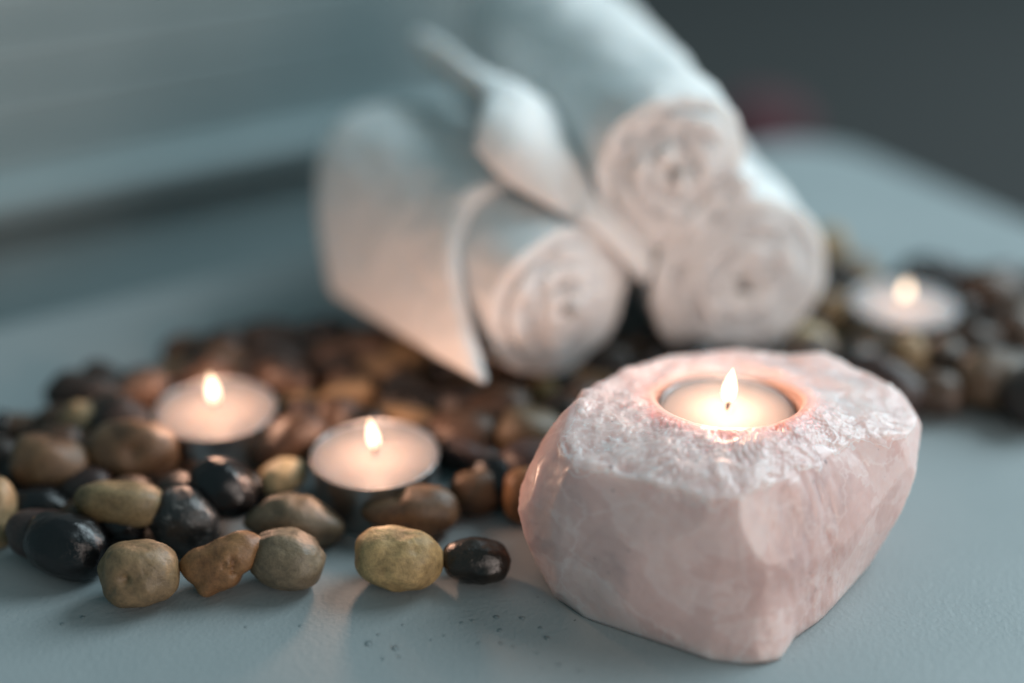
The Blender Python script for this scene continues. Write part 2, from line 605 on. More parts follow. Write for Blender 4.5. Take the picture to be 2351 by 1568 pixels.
TL_FRONT = at_z(861, 1042, 17.0); TL_FRONT[2] = 0
TL_LEFT = at_z(495, 938, 17.0); TL_LEFT[2] = 0
TL_RIGHT = at_z(2076, 697, 17.0); TL_RIGHT[2] = 0
QC = np.array([61.0, 347.0, 0])
tealight(TL_FRONT, 'lit tealight in the middle of the pebbles, nearest to the quartz on its left', lean=-0.8)
tealight(TL_LEFT, 'lit tealight farthest left among the brown pebbles', fh=11.8, lean=-0.5)
tealight(TL_RIGHT, 'lit tealight on the far right beyond the quartz, beside the towels', fh=8.0, fw=1.9, power=0.012, wax=M_wax_far)
tealight((QC[0], QC[1], 23.9), 'lit tealight set in the hollow of the pink quartz', fh=11.6, fw=2.3, power=0.068, R=19.0, lh=0.75, wax=M_wax_deep, lean=0.5)

# ------------------------------------------------------------------ rose quartz holder
def ring_sampler(pts):
    """pts: list of (X,Y,z); returns function phi -> (r, z)"""
    a = []
    for (x, y, z) in pts:
        dx, dy = x - QC[0], y - QC[1]
        a.append((math.atan2(dy, dx) % (2 * math.pi), math.hypot(dx, dy), z))
    a.sort()
    ph = np.array([q[0] for q in a]); r = np.array([q[1] for q in a]); zz = np.array([q[2] for q in a])
    ph = np.concatenate([ph[-1:] - 2 * math.pi, ph, ph[:1] + 2 * math.pi])
    # straight chords between corners instead of straight r(phi)
    xs = np.concatenate([r[-1:], r, r[:1]]) * np.cos(ph)
    ys = np.concatenate([r[-1:], r, r[:1]]) * np.sin(ph)
    zz = np.concatenate([zz[-1:], zz, zz[:1]])

    def f(p):
        p %= 2 * math.pi
        k = min(max(int(np.searchsorted(ph, p)) - 1, 0), len(ph) - 2)
        x0, y0, x1, y1 = xs[k], ys[k], xs[k + 1], ys[k + 1]
        c, s = math.cos(p), math.sin(p)
        ex, ey = x1 - x0, y1 - y0
        den = c * ey - s * ex
        if abs(den) < 1e-9:
            return math.hypot(x0, y0), zz[k]
        t = (x0 * ey - y0 * ex) / den
        uu = (x0 * s - y0 * c) / den
        uu = min(max(uu, 0), 1)
        return t, zz[k] * (1 - uu) + zz[k + 1] * uu
    return f


Q_bot = [(13, 309, 0), (26, 299.5, 0), (39, 292, 0), (52, 286.5, 0), (63, 283.5, 0), (70, 287, 0), (75, 296, 0), (84, 304, 0), (93, 316, 0),
         (101, 327, 0), (106, 340, 0), (108, 355, 0), (98, 372, 0), (70, 381, 0), (45, 376, 0), (25, 362, 0), (14, 345, 0), (9, 326, 0)]
Q_mid = [(0.5, 319, 24), (12, 308, 22), (30, 298, 22), (52, 293, 22), (66, 293, 20), (76, 299, 22), (88, 308, 22), (100, 319, 24), (110, 328, 24),
         (115, 338, 27), (117, 350, 28), (114, 364, 28), (104, 377, 28), (72, 387, 26), (44, 381, 26), (23, 366, 27), (7, 345, 26), (2, 330, 25)]
Q_top = [(15.5, 339, 47.5), (13.5, 326, 44), (15.4, 315, 42), (31, 307, 42), (47, 300.5, 42), (62, 301, 42), (70, 306, 42), (77, 313, 42.5), (91, 327, 42),
         (105, 333, 41), (112, 338, 39), (115.5, 347, 38), (114, 360, 39.5), (107, 370, 40), (95, 378.5, 40.5), (70, 384.5, 40.5), (48, 379, 41), (34, 368.5, 42.5), (23, 353, 45)]
fb, fmid, ft = ring_sampler(Q_bot), ring_sampler(Q_mid), ring_sampler(Q_top)


def smooth_per(arr, k):
    out = arr.copy()
    for _ in range(k):
        out = (np.roll(out, 1) + 2 * out + np.roll(out, -1)) / 4
    return out


NP = 640
phs = np.linspace(0, 2 * math.pi, NP, endpoint=False)
rb = smooth_per(np.array([fb(p)[0] for p in phs]), 6)
rm, zm = [smooth_per(np.array([fmid(p)[i] for p in phs]), 6) for i in (0, 1)]
rt, zt = [smooth_per(np.array([ft(p)[i] for p in phs]), 1) for i in (0, 1)]
HOLE = 20.4
# hollow rim: high in front, lower behind
zh = 44.5 - 4.2 * np.sin(phs) + 0.8 * np.cos(phs * 2)
rows_v = []      # (function of k) -> arrays r,z,fracture
NS, NT_, NH = 64, 70, 22
Rr, Zr, Fr = [], [], []
for i in range(5):                                    # underside
    s = i / 5
    Rr.append(rb * s * 0.97 + 0.02); Zr.append(np.full(NP, 1.0 - 0.8 * s)); Fr.append(np.zeros(NP))
for i in range(NS):                                   # flank, bottom -> mid -> top
    s = i / (NS - 1)
    if s < 0.45:
        q = s / 0.45
        qq = q ** 0.75
        r = rb * (1 - qq) + rm * qq; z = zm * q
    else:
        q = (s - 0.45) / 0.55
        r = rm * (1 - q) + rt * q; z = zm * (1 - q) + zt * q
        bul = 1.4 * np.sin(math.pi * q)
        r = r + bul
    if i == 0:
        r = r - 0.8
    Rr.append(r); Zr.append(z); Fr.append(np.full(NP, 0.0 if s < 0.93 else (s - 0.93) / 0.07 * 0.6))
for i in range(1, NT_):                               # broken top, rim -> hollow
    s = i / (NT_ - 1)
    r = rt * (1 - s) + HOLE * s
    z = zt * (1 - s) + zh * s + 1.6 * math.sin(math.pi * s) * np.clip(-np.sin(phs), 0, 1)
    rnd = 0.0 if s < 0.93 else -1.3 * ((s - 0.93) / 0.07) ** 2
    Rr.append(r); Zr.append(z + rnd); Fr.append(np.full(NP, 1.0 if s < 0.9 else 0.4))
for i in range(1, NH):                                # drilled hollow
    s = i / (NH - 1)
    Rr.append(np.full(NP, HOLE - 0.3 - 0.6 * s)); Zr.append((zh - 1.3) * (1 - s) + 20.0 * s); Fr.append(np.zeros(NP))
for s in (0.6, 0.2, 0.001):
    Rr.append(np.full(NP, 19.0 * s)); Zr.append(np.full(NP, 20.0)); Fr.append(np.zeros(NP))
Rr, Zr, Fr = np.array(Rr), np.array(Zr), np.array(Fr)
NR = len(Rr)
Xq = Rr * np.cos(phs)[None, :]
Yq = Rr * np.sin(phs)[None, :]
P = np.stack([Xq, Yq, Zr], -1)
rim = 5 + NS - 1
for _ in range(26):                                   # ease the rim over
    Pn = P.copy()
    for i in range(rim - 8, rim + 7):
        Pn[i] = 0.25 * P[i - 1] + 0.5 * P[i] + 0.25 * P[i + 1]
    P = Pn
# flat broken facets on the flanks
flank = P[5:rim + 6].reshape(-1, 3)
for (az, el, cut) in [(-118, -8, 2.6), (-100, 14, 2.0), (-142, 8, 2.8), (205, -4, 2.2), (183, 22, 2.4), (222, -26, 2.6), (-70, -14, 1.6), (-44, 2, 3.0), (-24, 18, 2.6),
                      (-8, -16, 2.6), (-62, 30, 2.4), (248, 32, 2.0), (20, 10, 2.5), (60, 5, 2.0), (120, 8, 2.5), (-85, -30, 1.6)]:
    nv = np.array([math.cos(R_(el)) * math.cos(R_(az)), math.cos(R_(el)) * math.sin(R_(az)), math.sin(R_(el))])
    lim = (flank @ nv).max() - 0.62 * cut
    ex = np.clip(P[5:rim + 10] @ nv - lim, 0, None)
    P[5:rim + 10] -= ex[..., None] * nv
# ragged limit between the broken top and the smooth flank
seg = np.linalg.norm(np.diff(P, axis=0), axis=2)
arc = np.concatenate([np.zeros((1, NP)), np.cumsum(seg, axis=0)])
dist = arc - arc[rim]
DIM = np.zeros((NR, NP))
for i in range(5, 5 + NS + NT_ + 2):
    for k in range(NP):
        if -16 < dist[i, k] < 60:
            p = P[i, k]
            v_ = dist[i, k] + 6.5 * nz(p, 0.075, 31.0) + 3.0 * nz(p, 0.22, 17.0) + 1.0 * nz(p, 0.8, 12.0) + 0.5
            v_ = min(max(v_ / 1.3, 0.0), 1.0)
            f_in = Fr[i, k] if i >= 5 + NS and Fr[i, k] < 0.9 and Fr[i, k] > 0 else 1.0
            Fr[i, k] = v_ * (0.78 + 0.22 * nz(p, 0.12, 40.0)) * f_in
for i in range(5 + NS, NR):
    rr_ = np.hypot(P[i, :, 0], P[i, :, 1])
    DIM[i] = np.clip((HOLE + 3.6 - rr_) / 3.4, 0, 1)
du = np.roll(P, -1, 1) - np.roll(P, 1, 1)
dv = np.gradient(P, axis=0)
nrm = np.cross(du, dv)
nrm /= (np.linalg.norm(nrm, axis=2, keepdims=True) + 1e-9)
cen = np.array([0, 0, 20.0])
hollow0 = 5 + NS + NT_ - 1
amp_d = np.zeros((NR, NP))
for i in range(5, hollow0):
    topz = i >= 5 + NS
    tfrac = (i - 5 - NS) / NT_ if topz else 0
    for k in range(NP):
        p = P[i, k]
        f = Fr[i, k]
        # broad shallow facets: terraced noise
        q = nz(p, 0.060, 2.0) * 1.5
        a = 0.4 * q
        if topz:
            e = min(1, (1 - tfrac) * 5 + 0.15) * f
            rid = 1 - abs(nz((p[0] * 1.0, p[1] * 1.6, p[2]), 0.16, 5.0)) * 2.4
            rid2 = 1 - abs(nz((p[0] * 1.5, p[1] * 1.0, p[2]), 0.42, 9.0)) * 2.2
            ter = math.floor(nz(p, 0.11, 4.0) * 5) / 5
            a += e * (0.45 * rid + 0.22 * rid2 + 1.5 * ter + 0.16 * nz(p, 1.1, 3.0) + 0.10 * nz(p, 2.3, 1.0)) + 0.35 * f - 0.3 * e
        else:
            s = (i - 5) / NS
            a += f * (0.35 + 0.5 * nz(p, 0.3, 5.0) + 0.2 * nz(p, 1.1, 3.0)) + 0.10 * nz(p, 0.5, 3.0) + 0.05 * nz(p, 1.4, 7.0)
            a += 0.55 * (math.floor(nz((p[0], p[1] * 0.7 + p[2] * 0.5, p[2] * 0.6), 0.05, 8.0) * 5) / 5)
            # striated right-front corner
            ang = phs[k]
            if 4.75 < ang < 5.5:
                wgt = min((ang - 4.75) / 0.12, (5.5 - ang) / 0.25, 1.0)
                a += 0.7 * wgt * (0.9 * noise.noise(Vector((ang * 11, p[2] * 0.11, 1.0))) + 0.5 * (math.floor(4 * noise.noise(Vector((ang * 17 + p[2] * 0.07, p[2] * 0.16, 7.0)))) / 4) + 0.22 * noise.noise(Vector((ang * 50, p[2] * 0.2, 4.0))))
                Fr[i, k] = max(Fr[i, k], 0.22 * wgt)
            if s < 0.06:
                a *= s / 0.06
        amp_d[i, k] = a
sgn = np.sign(np.sum(nrm * (P - cen), axis=2, keepdims=True))
P2 = P + nrm * sgn * amp_d[..., None]
P2[..., 2] = np.maximum(P2[..., 2], 0.05)
V = P2.reshape(-1, 3)
F = grid_faces(NR, NP, wrap_m=True, flip=True)
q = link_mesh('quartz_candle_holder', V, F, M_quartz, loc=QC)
at_ = q.data.attributes.new('fracture', 'FLOAT', 'POINT')
at_.data.foreach_set('value', Fr.reshape(-1).astype(np.float32))
at2 = q.data.attributes.new('glare_dim', 'FLOAT', 'POINT')
at2.data.foreach_set('value', DIM.reshape(-1).astype(np.float32))
tag(q, 'rough pink rose quartz chunk hollowed out as a candle holder', 'candle holder')

# ------------------------------------------------------------------ rolled towels
def roll_mesh(C, R0, R1, turns, theta, L, r_in=3.0, prot=None, seed=0.0, phase=0.0, back=1.1, lump=1.2, a0=None, a1=None, gap=1.42):
    """spiral sheet rolled round a horizontal axis; C front centre (mm)"""
    ax = np.array([-math.sin(theta), math.cos(theta), 0])
    ex = np.array([math.cos(theta), math.sin(theta), 0])
    ez = np.array([0, 0, 1.0])
    T = turns * 2 * math.pi
    pitch_ = (R1 - r_in) / max(turns, 0.01)
    nt_ = int(turns * 56)
    th = pitch_ * gap
    axial = [0, 0.6, 1.6, 3.2, 6, 10, 15, 21, 28] + list(np.linspace(36, L, 22))
    wts = [0.86, 0.95, 1.0, 1.0] + [1.0] * (len(axial) - 4)
    V = []
    for i in range(nt_ + 1):
        t = T * i / nt_
        r = r_in + (R1 - r_in) * i / nt_
        pr = prot(r, t) if prot else 0.0
        pr += 2.4 * noise.noise(Vector((math.cos(t) * 1.5 + seed, math.sin(t) * 1.5, r * 0.15))) + 1.1 * noise.noise(Vector((math.cos(t) * r * 0.2 + seed, math.sin(t) * r * 0.2, 3.0))) - 0.006 * r * r
        a = phase + t
        for j, (s, wj) in enumerate(zip(axial, wts)):
            sc = 1 + (back - 1) * s / L
            for side in (-1, 1):
                rr = (r + side * th * 0.5 * wj) * sc
                p = C + (ex * math.cos(a) + ez * math.sin(a)) * rr + ax * (s - pr * math.exp(-s / 25.0))
                p = p + (ex * math.cos(a) + ez * math.sin(a)) * (lump * nz(p, 0.045, seed) + 0.9 * nz(p, 0.16, seed + 4) + 0.4 * nz(p, 0.45, seed))
                V.append(p)
    m = len(axial)
    idx = lambda i, j, s: (i * m + j) * 2 + s
    F = []
    for i in range(nt_):
        for j in range(m - 1):
            F.append((idx(i, j, 1), idx(i, j + 1, 1), idx(i + 1, j + 1, 1), idx(i + 1, j, 1)))
            F.append((idx(i, j, 0), idx(i + 1, j, 0), idx(i + 1, j + 1, 0), idx(i, j + 1, 0)))
        F.append((idx(i, 0, 0), idx(i, 0, 1), idx(i + 1, 0, 1), idx(i + 1, 0, 0)))
        F.append((idx(i, m - 1, 0), idx(i + 1, m - 1, 0), idx(i + 1, m - 1, 1), idx(i, m - 1, 1)))
    for j in range(m - 1):
        F.append((idx(0, j, 0), idx(0, j + 1, 0), idx(0, j + 1, 1), idx(0, j, 1)))
        F.append((idx(nt_, j, 0), idx(nt_, j, 1), idx(nt_, j + 1, 1), idx(nt_, j + 1, 0)))
    return V, F


TH = R_(11)
c_right = at_depth(1716, 655, 482)
V, F = roll_mesh(c_right, 0, 30.2, 5.0, TH, 165, r_in=4.0, seed=2.0, phase=R_(-60), prot=lambda r, t: -0.12 * max(0, 9 - r) * 4 + 0.05 * r)
o = link_mesh('rolled_towel', [p - c_right for p in V], F, M_towel, loc=c_right)
tag(o, 'white rolled towel at the lower right of the stack, with a dark open centre', 'towel', 'rolled white towels in a stack')
c_top = at_depth(1560, 392, 458)
V, F = roll_mesh(c_top, 0, 26.3, 4.3, R_(13), 190, r_in=2.0, seed=5.0, phase=R_(-120), back=1.2, lump=2.6, prot=lambda r, t: 1.6 * math.sin(t * 1.7))
o = link_mesh('rolled_towel', [p - c_top for p in V], F, M_towel, loc=c_top)
tag(o, 'white rolled towel lying on top of the other two', 'towel', 'rolled white towels in a stack')

TL = R_(33)
c_left = at_depth(1298, 698, 462)
lt = empty('rolled_towel', (c_left[0], c_left[1], 8))
ltl = np.array(lt.location) / MM
tag(lt, 'white rolled towel, lower left of the stack, with a loose wrap and raised corner', 'towel', 'rolled white towels in a stack')
V, F = roll_mesh(c_left, 0, 26.5, 4.4, TL, 104, r_in=2.0, seed=8.0, phase=R_(-70), back=1.25, prot=lambda r, t: 0.1 * (22 - r))
link_mesh('towel_coil', [p - ltl for p in V], F, M_towel, lt)


def sheet(rows_pts, thick, mat, name, parent, sub=6, ref=(0, 0, 0), seed=0.0, lump=0.8):
    """thick cloth lofted through rows of 3D points"""
    A = np.array(rows_pts, float)

    def cr(A, k):
        n = A.shape[0]
        out_ = []
        for i in range(n - 1):
            p0, p1, p2, p3 = A[max(i - 1, 0)], A[i], A[i + 1], A[min(i + 2, n - 1)]
            for s in range(k):
                t = s / k
                out_.append(0.5 * ((2 * p1) + (-p0 + p2) * t + (2 * p0 - 5 * p1 + 4 * p2 - p3) * t * t + (-p0 + 3 * p1 - 3 * p2 + p3) * t ** 3))
        out_.append(A[-1])
        return np.array(out_)
    A = cr(A, sub)
    A = np.swapaxes(cr(np.swapaxes(A, 0, 1), sub), 0, 1)
    n, m = A.shape[:2]
    nr = np.cross(np.gradient(A, axis=0), np.gradient(A, axis=1))
    nr /= np.linalg.norm(nr, axis=2, keepdims=True) + 1e-9
    wgt = np.ones((n, m))
    for d, v in ((0, 0.25), (1, 0.75)):
        wgt[d, :] = np.minimum(wgt[d, :], v); wgt[n - 1 - d, :] = np.minimum(wgt[n - 1 - d, :], v)
        wgt[:, d] = np.minimum(wgt[:, d], v); wgt[:, m - 1 - d] = np.minimum(wgt[:, m - 1 - d], v)
    for i in range(n):
        for j in range(m):
            A[i, j] += nr[i, j] * (1.6 * lump * nz(A[i, j], 0.05, seed) + 1.0 * nz(A[i, j], 0.15, seed) + 0.4 * nz(A[i, j], 0.4, seed))
    P = np.concatenate([(A + nr * (thick / 2 * wgt)[..., None]).reshape(-1, 3), (A - nr * (thick / 2 * wgt)[..., None]).reshape(-1, 3)])
    k = n * m
    F = grid_faces(n, m) + grid_faces(n, m, off=k, flip=True)
    for i in range(n - 1):
        F.append((i * m, k + i * m, k + (i + 1) * m, (i + 1) * m)[::-1])
        F.append((i * m + m - 1, (i + 1) * m + m - 1, k + (i + 1) * m + m - 1, k + i * m + m - 1)[::-1])
    for j in range(m - 1):
        F.append((j, j + 1, k + j + 1, k + j)[::-1])
        F.append(((n - 1) * m + j, k + (n - 1) * m + j, k + (n - 1) * m + j + 1, (n - 1) * m + j + 1)[::-1])
    return link_mesh(name, P - np.array(ref), F, mat, parent, recalc=True)


# outer wrap of the left towel: an arc round the coil, set back from its end
axL = np.array([-math.sin(TL), math.cos(TL), 0]); exL = np.array([math.cos(TL), math.sin(TL), 0]); ezL = np.array([0, 0, 1.0])
rows_ = []
fr_ = [at_depth(*q_) for q_ in ((1108, 880, 446), (1088, 800, 450), (1068, 715, 455), (1056, 625, 459), (1060, 535, 463), (1098, 462, 467), (1170, 432, 471), (1260, 440, 474), (1320, 475, 476))]
for s in (0, 14, 36, 64, 94):
    rw = []
    for p in fr_:
        rel = p - c_left
        rad_ = rel - axL * (rel @ axL)
        rw.append(p + axL * s + rad_ * (0.0016 * s) - np.array([0, 0, 0.035 * s]))
    rows_.append(rw)
sheet(rows_, 7.0, M_towel, 'outer_wrap', lt, 6, ltl, 1.0)
# raised corner of the wrap
g = at_depth
rows_ = [
    [g(1092, 345, 462), g(1160, 415, 458), g(1270, 475, 456), g(1385, 545, 460), g(1480, 650, 476)],
    [g(1100, 285, 464), g(1190, 300, 460), g(1310, 385, 466), g(1405, 475, 474), g(1500, 575, 486)],
    [g(1106, 225, 478), g(1195, 215, 482), g(1300, 300, 498), g(1385, 400, 512), g(1460, 490, 520)],
    [g(1062, 160, 505), g(1110, 180, 512), g(1200, 255, 530), g(1310, 350, 540), g(1425, 450, 545)],
    [g(1000, 106, 528), g(1024, 130, 536), g(1120, 235, 550), g(1260, 350, 560), g(1400, 450, 565)],
    [g(952, 76, 545), g(966, 96, 552), g(1080, 240, 570), g(1240, 360, 580), g(1390, 460, 585)],
]
sheet(rows_, 6.0, M_towel, 'loose_corner', lt, 6, ltl, 3.0)

# ------------------------------------------------------------------ pebbles
def ico(sub):
    import bmesh
    bm = bmesh.new()
    bmesh.ops.create_icosphere(bm, subdivisions=sub, radius=1.0)
    bm.verts.ensure_lookup_table()
    v = np.array([x.co[:] for x in bm.verts])
    f = [tuple(vv.index for vv in ff.verts) for ff in bm.faces]
    bm.free()
    return v, f


ICO = {s: ico(s) for s in (3, 4, 5)}
PEB = []          # centres and radii for filler spacing


def pebble(cx, cy, wpx, hpx, ang, mat, sup, label, poly=None, e=2.35, depth=None, group='tumbled pebbles scattered on the table', seed=None, sub=4, pits=(), yaw=0.0):
    seed = seed if seed is not None else (cx * 0.37 + cy * 0.91) % 50
    e = e if poly is not None or e != 2.35 else (2.0 + 0.25 * ((seed * 7.31) % 1.0) if sub == 5 else 1.95 + 1.1 * ((seed * 7.31) % 1.0))
    v, f = ICO[sub]
    phi = np.arctan2(v[:, 1], v[:, 0])
    rho = np.hypot(v[:, 0], v[:, 1])
    if poly is not None:
        pa = np.array([math.atan2(-(y - cy), x - cx) for x, y in poly]); pr = np.array([math.hypot(x - cx, y - cy) for x, y in poly])
        o_ = np.argsort(pa); pa, pr = pa[o_], pr[o_]
        tab_a = np.linspace(-math.pi, math.pi, 241)[:-1]
        tab = np.interp(tab_a, np.concatenate([pa[-1:] - 2 * math.pi, pa, pa[:1] + 2 * math.pi]), np.concatenate([pr[-1:], pr, pr[:1]]))
        tab = smooth_per(tab, 30)
        Rp = np.interp(phi, np.append(tab_a, math.pi), np.append(tab, tab[0]))
    else:
        pp = phi - R_(ang)
        Rp = 1.0 / ((np.abs(np.cos(pp)) / (wpx / 2)) ** e + (np.abs(np.sin(pp)) / (hpx / 2)) ** e) ** (1 / e)
    dpx = depth if depth is not None else 0.86 * math.sqrt(wpx * hpx)
    zz = np.sign(v[:, 2]) * np.abs(v[:, 2]) ** 0.95 * dpx / 2
    L = np.stack([Rp * rho ** 0.95 * np.cos(phi), Rp * rho ** 0.95 * np.sin(phi), zz], -1)   # px units, camera frame (x right, y up, z toward)
    if poly is None:
        tp = (0.07 if sub == 5 else 0.2) * math.sin(seed * 3.3)
        L[:, :2] *= (1 + tp * np.sin(phi - R_(ang) + seed) * rho)[:, None]
    if yaw:
        c, s = math.cos(yaw), math.sin(yaw)
        L = L @ np.array([[c, 0, -s], [0, 1, 0], [s, 0, c]])
    # lumpy surface
    size = math.sqrt(wpx * hpx)
    for k in range(len(L)):
        d = v[k]
        L[k] *= (1 + (0.09 if sub == 5 and poly is None else 0.16) * nz(d, 0.9, seed) + 0.06 * nz(d, 2.0, seed + 3) + 0.012 * nz(d, 6.0, seed)) * (1 - 0.05 * abs(nz(d, 1.6, seed + 8)))
        for (ux, uy, rad, dep) in pits:
            dd = (((L[k, 0] - ux) ** 2 + (L[k, 1] - uy) ** 2) ** 0.5) / rad
            if v[k, 2] > 0 and dd < 2.5:
                L[k] *= 1 - dep * math.exp(-dd * dd)
    B = np.stack([RIGHT, UP, -FWD])
    Wd = L @ B
    minz = Wd[:, 2].min()
    # depth at which the stone just rests on its support
    r = ray(cx, cy)
    Z = 430.0
    for _ in range(12):
        s = Z / FPX
        cz = sup - minz * s - 0.3
        Z = (cz - CAM_H) / r[2]
    s = Z / FPX
    C = CAMP + r * Z
    o = link_mesh('pebble', Wd * s, f, STONE[mat], loc=C)
    tag(o, label, 'pebble', group)
    PEB.append((C, size * s / 2))
    return o


